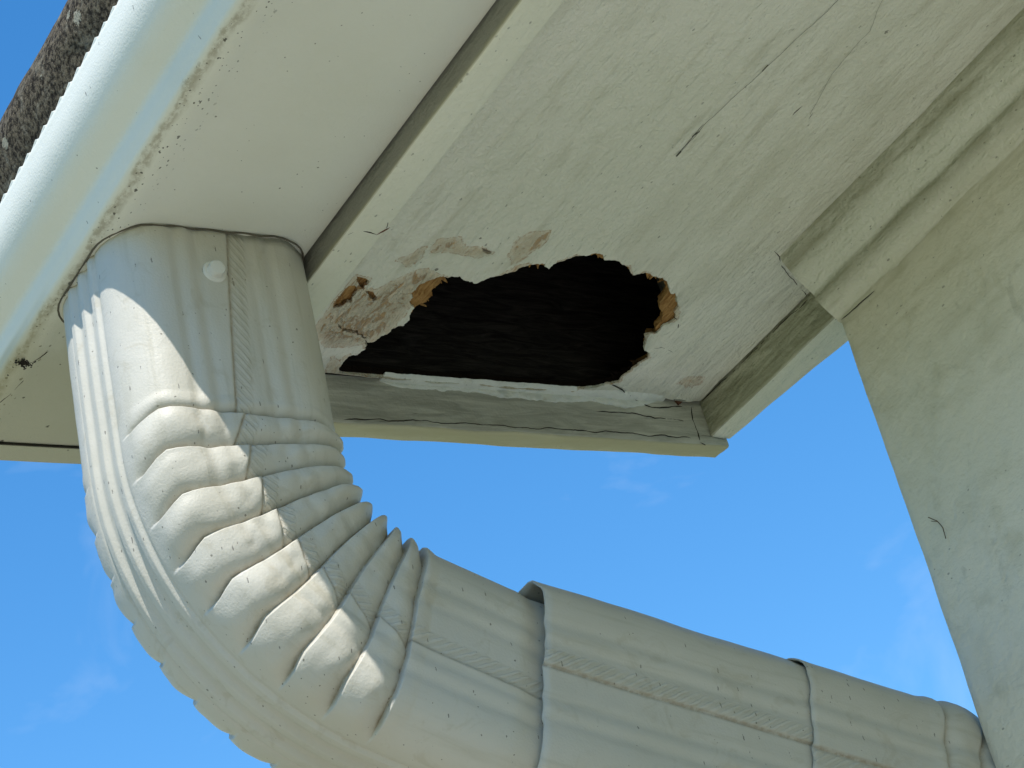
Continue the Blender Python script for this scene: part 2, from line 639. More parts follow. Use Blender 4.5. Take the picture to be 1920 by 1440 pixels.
# ------------------------------------------------------------------ the setting
def structure(name, verts, faces, mat, label=None):
    o = mesh_obj(name, verts, faces, mat, None, False)
    o['kind'] = 'structure'
    return o


G = -H
structure('lawn', [(-400, -400, G), (400, -400, G), (400, 400, G), (-400, 400, G)], [(0, 1, 2, 3)], M['lawn'])
px0, px1, py0, py1 = -2.6, 4.5, -4.5, 3.2  # unseen pale slab, added for the sunlight it bounces up to the soffit
z0, z1 = G - 0.1, G + 0.03
structure('bounce_patio', [(px0, py0, z0), (px1, py0, z0), (px1, py1, z0), (px0, py1, z0), (px0, py0, z1), (px1, py0, z1), (px1, py1, z1), (px0, py1, z1)],
          [(3, 2, 1, 0), (4, 5, 6, 7), (0, 1, 5, 4), (1, 2, 6, 5), (2, 3, 7, 6), (3, 0, 4, 7)], M['bounce_patio'])

# ------------------------------------------------------------------ the house
ZS = 0.600            # underside of the soffit
ZB = 0.5745           # underside of the hanging boards
XF0, XF1 = 0.502, 0.5195   # fascia board
YR0, YR1 = 0.879, 0.8935   # end board of the boxed eave
XR0, XR1 = 0.796, 0.809   # return board beyond the wall corner
XW, YW = 0.779, 0.746      # wall face and the wall corner
Y_BACK = -3.0
FG = G + 0.03

house = empty('house', (1.4, -1.0, FG), 'cream painted house corner with boxed eave, holed soffit and tiled roof edge', 'house')


def deck_z(x):
    return 0.662 + 0.466 * (x - 0.42)


# wall with a finely divided visible face
zz = np.concatenate([np.linspace(FG, 0.25, 8), np.linspace(0.256, 0.62, 60), np.linspace(0.65, deck_z(XW) - 0.003, 4)])
wp = [(XW, z) for z in zz] + [(3.0, deck_z(3.0) - 0.003), (3.0, FG)]
yw = np.concatenate([np.linspace(Y_BACK, 0.45, 12), np.linspace(0.456, YW - 0.0015, 70), [YW]])
wall = sweep('wall', wp, yw, 'y', M['wall'], house, noise=0.0, sharp=50)
me = wall.data
co = np.empty(len(me.vertices) * 3)
me.vertices.foreach_get('co', co)
co = co.reshape(-1, 3)
W = co + np.array(house['origin'])
vis = (W[:, 0] < 1.0) & (W[:, 2] > 0.2)
dn = vnoise(W * np.array([30, 30, 30])) * 0.0012 + vnoise(W * np.array([120, 120, 120]) + 7) * 0.0004
endf = np.clip((W[:, 1] - (YW - 0.001)) / 0.001, 0, 1)
co[:, 0] += np.where(vis, dn, 0) + np.where(W[:, 0] < 1.0, endf * 0.0018, 0)
co[:, 1] += np.where(vis & (endf > 0.5), vnoise(W * 70 + 5) * 0.0012, 0)
# the wall leans very slightly out toward its foot
co[:, 0] += np.where(W[:, 0] < 1.0, -0.012 * np.clip(0.56 - W[:, 2], 0, 0.6) / 0.6 * 1.0, 0)
me.vertices.foreach_set('co', co.ravel())
me.update()

# soffit sheet: paint skin below, bare plywood above, torn open
def zp(pts, x0, y0, k):
    return [onz(x0 + a / k, y0 + b / k, ZS)[:2] for a, b in pts]


hole_px = [(185, 745), (190, 725), (228, 685), (262, 682), (298, 655), (300, 640), (297, 606), (250, 576), (192, 561), (165, 527), (196, 551), (252, 566),
           (301, 595), (306, 622), (345, 610), (385, 585), (440, 552), (465, 548), (500, 522), (527, 478), (575, 455), (600, 425), (605, 400), (632, 378),
           (655, 350), (668, 335), (720, 332), (760, 348), (800, 350), (830, 343), (855, 325), (900, 318), (950, 308), (1000, 290), (1040, 285), (1080, 285),
           (1125, 295), (1150, 278), (1200, 258), (1250, 245), (1300, 240), (1345, 245), (1372, 262), (1440, 255), (1445, 270), (1480, 290), (1492, 320),
           (1510, 330), (1560, 318), (1610, 330), (1640, 345), (1650, 375), (1665, 400), (1650, 430), (1632, 450), (1630, 480), (1640, 520), (1635, 545),
           (1610, 570), (1600, 590), (1563, 588), (1555, 625), (1553, 655), (1575, 675), (1570, 700), (1530, 720), (1490, 755), (1455, 780), (1430, 800),
           (1385, 812), (1330, 825), (1260, 832), (1220, 855), (1180, 855), (1130, 845), (1060, 848), (1020, 832), (985, 825), (930, 838), (870, 832),
           (800, 825), (740, 828), (680, 825), (620, 823), (560, 830), (500, 818), (400, 815), (330, 812), (260, 815), (225, 805), (210, 790), (205, 770), (190, 760)]
# the paint skin is torn back further than the wood at these places
paint_px = [(185, 748), (190, 725), (228, 685), (262, 682), (298, 655), (300, 640), (297, 606), (250, 576), (192, 561), (165, 527), (196, 551), (252, 566),
            (301, 595), (306, 622), (345, 610), (385, 585), (440, 552), (465, 548), (495, 520), (520, 470), (500, 452), (505, 398), (540, 366), (590, 345),
            (632, 331), (668, 333), (720, 330), (760, 346), (800, 348), (830, 341), (855, 323), (900, 316), (950, 306), (1000, 286), (1040, 276), (1075, 269),
            (1108, 276), (1125, 293), (1150, 275), (1200, 255), (1250, 240), (1296, 236), (1325, 226), (1371, 230), (1374, 255), (1440, 253), (1448, 268),
            (1490, 290), (1496, 318), (1510, 328), (1560, 316), (1612, 328), (1644, 340), (1662, 365), (1672, 400), (1695, 396), (1700, 440), (1712, 462),
            (1692, 490), (1700, 520), (1680, 535), (1640, 553), (1615, 588), (1563, 590), (1555, 625), (1553, 655), (1578, 672), (1572, 700), (1532, 722), (1492, 757),
            (1457, 782), (1434, 806), (1385, 814), (1330, 827), (1260, 834), (1220, 857), (1180, 857), (1130, 847), (1060, 850), (1020, 834), (985, 827),
            (930, 840), (870, 834), (800, 827), (740, 830), (680, 827), (620, 825), (560, 832), (500, 820), (400, 817), (330, 814), (260, 817), (225, 807), (208, 792), (202, 772), (187, 762)]
knot_px = [(1272 - 15, 752), (1262, 742), (1272, 743), (1284, 744), (1282, 751), (1276, 759), (1266, 762), (1259, 759)]


def rough_loop(pts, step, amp, seed):
    d = dense(pts, step)
    p3 = np.c_[d, np.full(len(d), seed)]
    dx = vnoise(p3 * np.array([560, 560, 1]), 4, 0.6)
    dy = vnoise(p3 * np.array([560, 560, 1]) + 41, 4, 0.6)
    return d + np.c_[dx, dy] * amp


def inside(P, poly):
    x, y = P[:, 0], P[:, 1]
    r = np.zeros(len(P), bool)
    n = len(poly)
    for i in range(n):
        x1, y1 = poly[i]
        x2, y2 = poly[(i + 1) % n]
        c = ((y1 > y) != (y2 > y))
        with np.errstate(divide='ignore', invalid='ignore'):
            xi = (x2 - x1) * (y - y1) / (y2 - y1) + x1
        r ^= c & (x < xi)
    return r


def dist_loop(P, loop):
    d = np.full(len(P), 1e9)
    for i in range(0, len(loop), 50):
        q = loop[i:i + 50]
        d = np.minimum(d, np.sqrt(((P[:, None, :] - q[None]) ** 2).sum(2)).min(1))
    return d


SX0, SX1, SY1 = XF1 + 0.0006, 0.7945, YR0 - 0.0034


def sheet(name, loops, zlow, thick, grid, mat, parent, relief):
    bx = [(SX0, Y_BACK), (SX1, Y_BACK), (SX1, SY1), (SX0, SY1)]
    outer = list(dense([bx[0], bx[1]], 0.1, False)[:-1]) + list(dense([bx[1], (SX1, 0.5)], 0.25, False)[:-1]) + list(dense([(SX1, 0.5), bx[2]], 0.004, False)[:-1])
    outer += list(dense([bx[2], bx[3]], 0.004, False)[:-1]) + list(dense([bx[3], (SX0, 0.5)], 0.004, False)[:-1]) + list(dense([(SX0, 0.5), bx[0]], 0.25, False)[:-1])
    pts = [tuple(p) for p in outer]
    edges = [(i, (i + 1) % len(outer)) for i in range(len(outer))]
    for lp in loops:
        o = len(pts)
        pts += [tuple(p) for p in lp]
        edges += [(o + i, o + (i + 1) % len(lp)) for i in range(len(lp))]
    gx, gy = np.meshgrid(np.arange(SX0 + 0.002, SX1 - 0.0015, grid), np.arange(0.52, SY1 - 0.0015, grid))
    g = np.c_[gx.ravel(), gy.ravel()] + rng.uniform(-0.0003, 0.0003, (gx.size, 2))
    al = np.concatenate(loops)
    d = dist_loop(g, al)
    ins = np.zeros(len(g), bool)
    for lp in loops:
        ins |= inside(g, lp)
    g = g[(d > 0.0006) & ~ins]
    pts += [tuple(p) for p in g]
    res = delaunay_2d_cdt([Vector(p) for p in pts], edges, [], 0, 1e-7)
    V2 = np.array([tuple(v) for v in res[0]])
    T = np.array([f for f in res[2]], int)
    cen = V2[T].mean(1)
    bad = np.zeros(len(T), bool)
    for lp in loops:
        bad |= inside(cen, lp)
    T = T[~bad]
    used = np.unique(T)
    idx = -np.ones(len(V2), int)
    idx[used] = np.arange(len(used))
    V2 = V2[used]
    T = idx[T]
    dl = dist_loop(V2, al)
    z = zlow + relief(V2, dl)
    n = len(V2)
    V = np.concatenate([np.c_[V2, z], np.c_[V2, np.maximum(z + thick * 0.6, zlow + thick)]])
    a, b, c = V2[T[:, 0]], V2[T[:, 1]], V2[T[:, 2]]
    cr = (b[:, 0] - a[:, 0]) * (c[:, 1] - a[:, 1]) - (b[:, 1] - a[:, 1]) * (c[:, 0] - a[:, 0])
    T = np.where((cr > 0)[:, None], T[:, ::-1], T)         # lower side looks down
    F = [tuple(t) for t in T] + [tuple(t[::-1] + n) for t in T]
    cnt = {}
    for t in T:
        for i in range(3):
            e = (int(t[i]), int(t[(i + 1) % 3]))
            k = (min(e), max(e))
            cnt[k] = None if k in cnt else e
    for k, e in cnt.items():
        if e is not None:
            F.append((e[1], e[0], e[0] + n, e[1] + n))
    o = mesh_obj(name, V, F, mat, parent, True, 50)
    return o, np.concatenate([V2, V2])


def paint_relief(V2, dl):
    p = np.c_[V2, np.zeros(len(V2))]
    r = vnoise(p * np.array([60, 18, 1])) * 0.0006 + vnoise(p * np.array([190, 90, 1]) + 9, 3) * 0.0003
    curl = (0.5 + 0.5 * vnoise(p * np.array([70, 70, 1]) + 77)) ** 2 * np.exp(-dl / 0.005)
    sag = np.exp(-dl / 0.03) * vnoise(p * np.array([22, 22, 1]) + 5) * 0.0012
    edge = np.clip((V2[:, 1] - 0.5) / 0.03, 0, 1)
    return (r + sag) * edge - curl * 0.0035


wood_px = [(x + 13, y + 12) if (x > 1380 and y > 572) else ((x, y + 9) if y > 800 else (x, y)) for x, y in hole_px]
paint_loop = rough_loop(zp(paint_px, 560, 380, 2.4), 0.0006, 0.0016, 3.3)
wood_loop = rough_loop(zp(wood_px, 560, 380, 2.4), 0.0007, 0.0014, 8.8)
wood_loop[:, 1] = np.minimum(wood_loop[:, 1], SY1 - 0.0008)
paint_loop[:, 1] = np.minimum(paint_loop[:, 1], SY1 - 0.0009)
flake_px = [[(152, 470), (165, 448), (190, 410), (205, 392), (222, 370), (246, 366), (262, 378), (258, 405), (240, 420), (236, 440), (205, 446), (188, 462), (165, 468)],
            [(262, 330), (285, 330), (312, 343), (306, 362), (290, 372), (286, 388), (276, 372), (270, 352)],
            [(300, 388), (330, 392), (352, 420), (340, 436), (318, 420)],
            [(820, 196), (850, 198), (872, 212), (850, 220), (828, 210)]]
flakes = [rough_loop(zp(q, 560, 380, 2.4), 0.0007, 0.0012, 12.0 + i) for i, q in enumerate(flake_px)]
knot_loop = rough_loop([onz(a, b, ZS)[:2] for a, b in knot_px], 0.0009, 0.0005, 5.1)
knot_loop[:, 1] = np.minimum(knot_loop[:, 1], SY1 - 0.001)
soffit, V2 = sheet('soffit', [paint_loop, knot_loop] + flakes, ZS, 0.0008, 0.0019, M['soffit'], house, paint_relief)
soffit['label'] = 'cream painted soffit panel torn open by a large rotten hole'

stain_px = [[(260, 325), (310, 340), (290, 380), (340, 400), (380, 470), (470, 500), (400, 570), (330, 600), (240, 640), (120, 640), (80, 560), (155, 460), (215, 380)],
            [(300, 420), (480, 330), (560, 300), (640, 330), (500, 400), (500, 450), (430, 540), (330, 600), (300, 520)],
            [(600, 200), (640, 165), (720, 160), (740, 205), (830, 195), (875, 215), (800, 240), (680, 215), (610, 220)],
            [(940, 245), (960, 200), (1000, 150), (1060, 130), (1130, 125), (1125, 160), (1080, 200), (1020, 240), (960, 275)],
            [(440, 260), (520, 230), (570, 195), (560, 240), (500, 290)],
            [(1690, 790), (1760, 770), (1840, 780), (1830, 820), (1750, 840), (1700, 820)],
            [(150, 690), (220, 730), (215, 820), (150, 835), (120, 770)]]
stain_w = [1.0, 0.92, 0.75, 0.55, 0.68, 0.35, 0.65]
bare_px = [[(155, 465), (180, 420), (215, 375), (250, 372), (258, 400), (235, 430), (190, 460)],
           [(262, 328), (312, 343), (300, 372), (285, 385), (270, 360)]]
stain = np.zeros(len(V2))
for poly, wgt in zip(stain_px, stain_w):
    pl = np.array(zp(poly, 560, 380, 2.4))
    dd = dist_loop(V2, dense(pl, 0.001))
    sg = np.where(inside(V2, pl), 1, -1) * dd
    stain = np.maximum(stain, wgt * np.clip(0.5 + sg / 0.007, 0, 1))
dh = dist_loop(V2, paint_loop)
jj = 0.5 + 0.5 * vnoise(np.c_[V2, np.zeros(len(V2))] * np.array([90, 90, 1]) + 3)
stain = np.maximum(stain, np.clip(1 - dh / 0.0035, 0, 1) * np.clip(jj * 1.5 - 0.45, 0, 1) * 0.9)
bare = np.zeros(len(V2))
for poly in bare_px:
    pl = np.array(zp(poly, 560, 380, 2.4))
    dd = dist_loop(V2, dense(pl, 0.001))
    bare = np.maximum(bare, np.clip(0.6 + np.where(inside(V2, pl), 1, -1) * dd / 0.004, 0, 1))
for nm, arr in (('stain', stain), ('bare', bare)):
    at = soffit.data.attributes.new(nm, 'FLOAT', 'POINT')
    at.data.foreach_set('value', arr.astype(np.float32))

ply, _ = sheet('plywood_core', [wood_loop, knot_loop], ZS + 0.0012, 0.0036, 0.006, M['ply'], house, lambda v, d: np.maximum(0, vnoise(np.c_[v, v[:, :1]] * 120) * 0.0004 + 0.0002))
ply.parent = soffit

# splinters of veneer standing out from the torn edge
def splinters(name, px_list, seed, mat, lmin, lmax):
    r = random.Random(seed)
    parts = []
    for (a, b, dx, dy) in px_list:
        p = onz(560 + a / 2.4, 380 + b / 2.4, ZS + 0.002)
        q = onz(560 + (a + dx) / 2.4, 380 + (b + dy) / 2.4, ZS + 0.002)
        d = (q - p)
        L = np.linalg.norm(d)
        d /= L
        side = np.cross(d, (0, 0, 1))
        k = r.uniform(lmin, lmax)
        wv = r.uniform(0.0012, 0.0028)
        th = 0.0007
        z0 = r.uniform(0, 0.003)
        base = p - d * 0.003 + np.array((0, 0, z0))
        tip = p + d * k + np.array((0, 0, z0 + r.uniform(-0.0015, 0.0015)))
        mid = (base + tip) / 2 + side * r.uniform(-0.001, 0.001)
        vs = []
        for pt, ww in ((base, wv), (mid, wv * 0.8), (tip, wv * 0.12)):
            for sgn in (-1, 1):
                for zt in (0, th):
                    vs.append(pt + side * sgn * ww / 2 + np.array((0, 0, zt)))
        fs = []
        for i in (0, 4):
            fs += [(i, i + 2, i + 6, i + 4), (i + 1, i + 5, i + 7, i + 3), (i, i + 4, i + 5, i + 1), (i + 2, i + 3, i + 7, i + 6)]
        fs += [(0, 1, 3, 2), (8, 10, 11, 9)]
        parts.append((vs, fs))
    for v, f in parts:
        mesh_obj(name, v, f, mat, soffit, False)


rs = random.Random(5)
spl = []
for i in range(13):
    t_ = i / 12
    spl.append((1692 - 40 * abs(t_ - 0.4) + rs.uniform(-8, 8), 395 + 145 * t_, -30 + rs.uniform(-12, 12), rs.uniform(-20, 20)))
for i in range(6):
    spl.append((1300 + 12 * i + rs.uniform(-4, 4), 236, rs.uniform(-6, 12), 14))
for i in range(5):
    spl.append((1045 + 12 * i, 276, rs.uniform(-6, 6), 12))
for i in range(8):
    spl.append((1645 - 10 * i + rs.uniform(-5, 5), 350 - 3 * i, rs.uniform(-20, 4), 16))
for i in range(7):
    spl.append((1560 - 22 * i, 705 + 16 * i, -18, -6 + rs.uniform(-8, 8)))
for i in range(8):
    spl.append((560 + 12 * i + rs.uniform(-5, 5), 460 - 15 * i, 12 + rs.uniform(0, 10), 9 + rs.uniform(-3, 8)))
splinters('wood_splinter', spl, 3, M['ply'], 0.0012, 0.0045)

# fascia, end board, return board
fas_y = np.concatenate([np.linspace(Y_BACK, 0.5, 14), np.linspace(0.505, YR1, 110)])
fasc = sweep('fascia_board', round_poly([(XF0, ZB), (XF1, ZB), (XF1, 0.668), (XF0, 0.668)], 0.0011), fas_y, 'y', M['fascia'], house, noise=0.0005, nscale=55)
rim_prof = round_poly([(YR0, ZB - 0.0005), (YR1, ZB + 0.0003), (YR1, 0.69), (YR0, 0.69)], 0.0016)
# extra divisions on the visible face
rp = dense(rim_prof, 0.004)
rim = sweep('end_board', rp, np.linspace(XF1 + 0.0006, XR1 - 0.002, 130), 'x', M['rim'], house, noise=0.0009, nscale=90)
rim['label'] = 'grey weathered end board with cracked paint under the torn edge'
rt = sweep('return_board', dense(round_poly([(XR0, ZB + 0.0045), (XR1, ZB + 0.004), (XR1, deck_z(XR1) - 0.002), (XR0, deck_z(XR0) - 0.002)], 0.0014), 0.006),
           np.linspace(YW + 0.0008, YR0 - 0.0008, 60), 'y', M['return'], house, noise=0.0006, nscale=80)
rv = rt.data
for vv in rv.vertices:
    gx, gy = vv.co.x + house['origin'][0], vv.co.y + house['origin'][1]
    if gx > 0.803:
        vv.co.x += 0.013 * max(0, 0.878 - gy) / 0.131
# unseen closing panel above the end board, added against light leaking into the box
tri = [(XF1 + 0.001, 0.689), (XR1, 0.689), (XR1, deck_z(XR1) - 0.003), (XF1 + 0.001, deck_z(XF1) - 0.003)]
vs = [(x, YR0 + 0.003, z) for x, z in tri] + [(x, YR1 - 0.002, z) for x, z in tri]
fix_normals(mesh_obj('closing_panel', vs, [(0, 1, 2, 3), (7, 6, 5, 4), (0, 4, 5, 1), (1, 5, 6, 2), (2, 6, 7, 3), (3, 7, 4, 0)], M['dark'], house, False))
# timbers inside the box
def box_part(name, x0, x1, y0, y1, z0, z1, mat, parent):
    vs = [(x, y, z) for z in (z0, z1) for y in (y0, y1) for x in (x0, x1)]
    return fix_normals(mesh_obj(name, vs, [(0, 1, 3, 2), (4, 6, 7, 5), (0, 4, 5, 1), (2, 3, 7, 6), (0, 2, 6, 4), (1, 5, 7, 3)], mat, parent, False))


for yy in (0.842, 0.30, -0.25, -0.8, -1.35, -1.9, -2.45):
    x0, x1 = XF1 + 0.002, XW - 0.004
    pr = [(x0, deck_z(x0) - 0.075), (x1, deck_z(x1) - 0.075), (x1, deck_z(x1) - 0.002), (x0, deck_z(x0) - 0.002)]
    pr = [(x, max(z, ZS + 0.02)) for x, z in pr]
    vs = [(x, yy, z) for x, z in pr] + [(x, yy + 0.034, z) for x, z in pr]
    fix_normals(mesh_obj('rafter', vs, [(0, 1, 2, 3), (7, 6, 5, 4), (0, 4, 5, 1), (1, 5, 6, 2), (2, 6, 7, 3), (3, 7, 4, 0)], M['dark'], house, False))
# unpainted inner lining of the end board, seen dimly through the hole
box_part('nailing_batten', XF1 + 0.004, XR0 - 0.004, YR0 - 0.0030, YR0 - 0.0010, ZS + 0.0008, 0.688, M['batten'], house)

# moulding between soffit and wall
mp_ = [(0.7568, 0.6005), (0.7572, 0.5970), (0.7595, 0.5935), (0.7612, 0.5905), (0.7640, 0.5860), (0.7668, 0.5822), (0.7690, 0.5794), (0.7699, 0.5780),
       (0.7701, 0.5764), (0.7722, 0.5730), (0.7755, 0.5690), (0.7785, 0.5658), (0.7803, 0.5638), (0.7815, 0.5636), (0.7815, 0.6005)]
gro = [1, 0.7, 1.0, 0.35, 0.05, 0, 0.15, 0.8, 1, 0.45, 0.05, 0.1, 0.7, 1, 0]
ym = np.concatenate([np.linspace(Y_BACK, 0.5, 10), np.linspace(0.503, YW + 0.0008, 120)])
mp2 = []
g2 = []
for i in range(len(mp_) - 1):
    for k in range(3):
        t_ = k / 3
        mp2.append((mp_[i][0] * (1 - t_) + mp_[i + 1][0] * t_, mp_[i][1] * (1 - t_) + mp_[i + 1][1] * t_))
        g2.append(gro[i] * (1 - t_) + gro[i + 1] * t_)
mp2.append(mp_[-1])
g2.append(0)
mould = sweep('crown_moulding', mp2, ym, 'y', M['moulding'], house, noise=0.0010, nscale=95, sharp=60)
at = mould.data.attributes.new('groove', 'FLOAT', 'POINT')
at.data.foreach_set('value', np.tile(np.array(g2, np.float32), len(ym)))

# lumpy skin of old paint along the joint of soffit and end board
xs = np.linspace(0.600, 0.772, 240)
V = []
prof_n = 9
for x in xs:
    q = np.array([[x * 75, 2.2, 0.5]])
    drop = 0.0050 + 0.0050 * vnoise(q * 0.45)[0] + 0.0032 * vnoise(q * 0.9 + 3)[0] + 0.0007 * vnoise(q * 6.1)[0]
    drop = max(drop, 0.0012)
    env = min(1, (x - 0.600) / 0.012, (0.772 - x) / 0.02)
    drop *= max(0.05, env)
    thk = 0.0014 + 0.0012 * vnoise(q * 2.3 + 9)[0]
    thk *= max(0.15, env)
    pr = [(SY1 - 0.0032, ZS + 0.0006), (SY1 - 0.0025, ZS - thk * 0.5), (SY1 + 0.0005, ZS - thk), (YR0 - thk * 0.9, ZS - thk * 1.1), (YR0 - thk, ZS - drop * 0.45),
          (YR0 - thk * 0.9, ZS - drop * 0.8), (YR0 - thk * 0.45, ZS - drop), (YR0 + 0.0012, ZS - drop * 0.97), (YR0 + 0.0012, ZS + 0.0006)]
    V += [(x, a, b) for a, b in pr]
V = np.array(V)
V[:, 1] += vnoise(V * 260) * 0.0004
V[:, 2] += vnoise(V * 260 + 4) * 0.0004
F = []
for i in range(len(xs) - 1):
    for j in range(prof_n):
        F.append((i * prof_n + j, i * prof_n + (j + 1) % prof_n, (i + 1) * prof_n + (j + 1) % prof_n, (i + 1) * prof_n + j))
F += [tuple(range(prof_n)), tuple(range((len(xs) - 1) * prof_n, len(xs) * prof_n))]
fix_normals(mesh_obj('paint_skin', V, F, M['caulk'], house, True, 60))


# cracks: thin dark slits laid in the surface
def crack(pts3, r, seed, parent, jit=0.0006, mat='crack', name='crack'):
    d = dense(pts3, 0.0011, False)
    n = len(d)
    d = d + np.c_[vnoise(d * 140 + seed, 4), vnoise(d * 140 + seed + 20, 4), vnoise(d * 140 + seed + 40, 4)] * jit
    tp = 0.5 + 0.8 * np.clip(0.5 + 0.9 * vnoise(d * 160 + seed + 60), 0, 1)
    tp *= np.clip(np.minimum(np.arange(n), np.arange(n)[::-1]) / 4 + 0.2, 0, 1)
    v, f = tube(d, r * 0.62, 6, tp)
    return mesh_obj(name, v, f, M[mat], parent, True)


P_ = lambda a, b: onz(a, b, ZS)
PB = lambda a, b: onz(a, b, ZB)
PY = lambda a, b: ony(a, b, YR0 - 0.0003)
PX = lambda a, b: onx(a, b, XR0)
PW = lambda a, b: onx(a, b, XW - 0.0002)
crack([PX(1311, 756), PX(1400, 672), PX(1450, 622), PX(1514, 562)], 0.0004, 1, rt, 0.0008)
crack([PY(1296, 762), PY(1299, 788), PY(1308, 812), PY(1312, 826)], 0.0007, 2, rim)
crack([PB(1313, 829), PB(1330, 838), PB(1350, 840), PB(1362, 836)], 0.00045, 3, rim)
crack([PY(1170, 738), PY(1190, 750), PY(1225, 765), PY(1255, 764), PY(1300, 762)], 0.0006, 4, rim, 0.0012)
crack([PY(645, 786), PY(760, 788), PY(900, 795), PY(1040, 806), PY(1180, 812), PY(1296, 822)], 0.0004, 5, rim, 0.0012)
0 and crack([PY(720, 762), PY(830, 768), PY(960, 772), PY(1080, 784)], 0.0003, 6, rim, 0.0014)
crack([PY(1120, 770), PY(1200, 778), PY(1290, 790)], 0.0004, 16, rim, 0.0014)
crack([PB(653, 441), PB(668, 434), PB(690, 436), PB(707, 440)], 0.0004, 7, fasc, 0.0008)
crack([PB(708, 441), PB(722, 432), PB(731, 428)], 0.0008, 8, fasc, 0.0012, 'rust')
crack([PB(725, 432), PB(728, 410), PB(735, 392), PB(745, 375)], 0.00025, 9, fasc, 0.0018)
crack([PW(1577, 601), PW(1606, 575), PW(1640, 545)], 0.00045, 10, wall, 0.0003)
crack([P_(1272, 289), P_(1300, 255), P_(1320, 232)], 0.00025, 12, soffit, 0.0003)
crack([P_(1145, 718), P_(1165, 730), P_(1180, 745)], 0.0006, 13, soffit, 0.001)
crack([P_(1463, 235), P_(1478, 226), P_(1490, 212), P_(1505, 198)], 0.00035, 14, soffit, 0.0006)
0 and crack([P_(1448, 270), P_(1446, 255), P_(1458, 240), P_(1463, 234)], 0.0002, 15, soffit, 0.0006)
crack([P_(1446, 282), P_(1490, 252), P_(1502, 247), P_(1515, 225), P_(1524, 210)], 0.0002, 17, soffit, 0.0006)
crack([P_(1452, 470), P_(1463, 482), P_(1466, 500), P_(1500, 540), P_(1514, 556)], 0.0003, 18, soffit, 0.0006)
crack([P_(1262, 592), P_(1272, 602), P_(1270, 618)], 0.0005, 19, soffit, 0.001)
crack([P_(1262, 660), P_(1240, 652), P_(1222, 655)], 0.0002, 20, soffit, 0.0006)
# rotten plug sitting in the nail hole near the corner
v, f = tube([P_(1272, 752) + np.array((-0.003, -0.001, 0.002)), P_(1272, 752) + np.array((0, 0, 0.0006)), P_(1272, 752) + np.array((0.003, -0.001, 0.002))], 0.0028, 9, [0.5, 1, 0.5])
v = np.array(v)
v += np.c_[vnoise(v * 500), vnoise(v * 500 + 8), vnoise(v * 500 + 15)] * 0.001
mesh_obj('rotten_plug', v, f, M['rust'], soffit, True)

# roof: deck and tiles
dk = [(0.43, deck_z(0.43)), (3.1, deck_z(3.1)), (3.1, deck_z(3.1) + 0.02), (0.43, deck_z(0.43) + 0.02)]
vs = [(x, Y_BACK, z) for x, z in dk] + [(x, YR1 + 0.004, z) for x, z in dk]
roof = mesh_obj('roof', vs, [(0, 1, 2, 3), (7, 6, 5, 4), (0, 4, 5, 1), (1, 5, 6, 2), (2, 6, 7, 3), (3, 7, 4, 0)], M['dark'], house, False)
fix_normals(roof)
tile_prof = [(0.3985, 0.6420), (0.3932, 0.6570), (0.3915, 0.6645), (0.3912, 0.6700), (0.3925, 0.6765), (0.3955, 0.6838), (0.4000, 0.6895), (0.4070, 0.6935),
             (0.78, 0.6935 + 0.374 * 0.466 + 0.002), (0.78, 0.657 + 0.374 * 0.466 + 0.004), (0.43, 0.6905 - 0.0005), (0.42, 0.655), (0.408, 0.6425)]
TW = 0.325
tp = dense(tile_prof, 0.006)
tp = np.array([p for p in tp])
# coarse on the hidden back, fine at the nose
tp = np.array([p for i, p in enumerate(tp) if p[0] < 0.435 or i % 12 == 0])
base_mesh = None
row_dx, row_dz = 0.36, 0.36 * 0.466
for rrow in range(7):
    for k in range(12):
        y1 = YR1 + 0.012 - TW * k - 0.001 - (0.5 * TW if rrow % 2 else 0)
        if y1 < Y_BACK + 0.3:
            continue
        if base_mesh is None:
            o = sweep('roof_tile', tp, np.linspace(y1 - TW + 0.003, y1, 60), 'y', M['tile'], house, noise=0.0014, nscale=120, sharp=70)
            base_mesh = o
            by = y1
        else:
            o = bpy.data.objects.new('roof_tile', base_mesh.data)
            C.objects.link(o)
            o.location = (rrow * row_dx, y1 - by, rrow * (row_dz + 0.0))
        o.parent = roof

# ------------------------------------------------------------------ gutter
gutter = empty('gutter', (0.45, -1.0, 0.584), 'pale enamelled eave gutter with mildewed floor along the roof edge', 'gutter')
YG = 0.930
gp = [(0.4015, 0.6300), (0.3985, 0.6345), (0.3940, 0.6372), (0.3895, 0.6362), (0.3858, 0.6325), (0.3848, 0.6270), (0.3843, 0.6200), (0.3850, 0.6135), (0.3872, 0.6072),
      (0.3902, 0.6030), (0.3938, 0.5995), (0.3968, 0.5962), (0.3980, 0.5915), (0.3990, 0.5885), (0.4000, 0.5860), (0.4018, 0.5846), (0.4045, 0.5838),
      (0.4065, 0.5832), (0.4095, 0.5828), (0.4130, 0.5832), (0.4165, 0.5838), (0.4250, 0.5839), (0.4500, 0.5838), (0.4750, 0.5840), (0.4985, 0.5841), (0.5006, 0.5848), (0.5012, 0.5870), (0.5012, 0.6200), (0.5012, 0.6540)]


def smooth_curve(pts, sub):
    pts = [np.array(p) for p in pts]
    out = []
    for i in range(len(pts) - 1):
        p0 = pts[max(i - 1, 0)]
        p1, p2 = pts[i], pts[i + 1]
        p3 = pts[min(i + 2, len(pts) - 1)]
        for k in range(sub):
            t_ = k / sub
            out.append(0.5 * ((2 * p1) + (-p0 + p2) * t_ + (2 * p0 - 5 * p1 + 4 * p2 - p3) * t_ ** 2 + (-p0 + 3 * p1 - 3 * p2 + p3) * t_ ** 3))
    out.append(pts[-1])
    return out


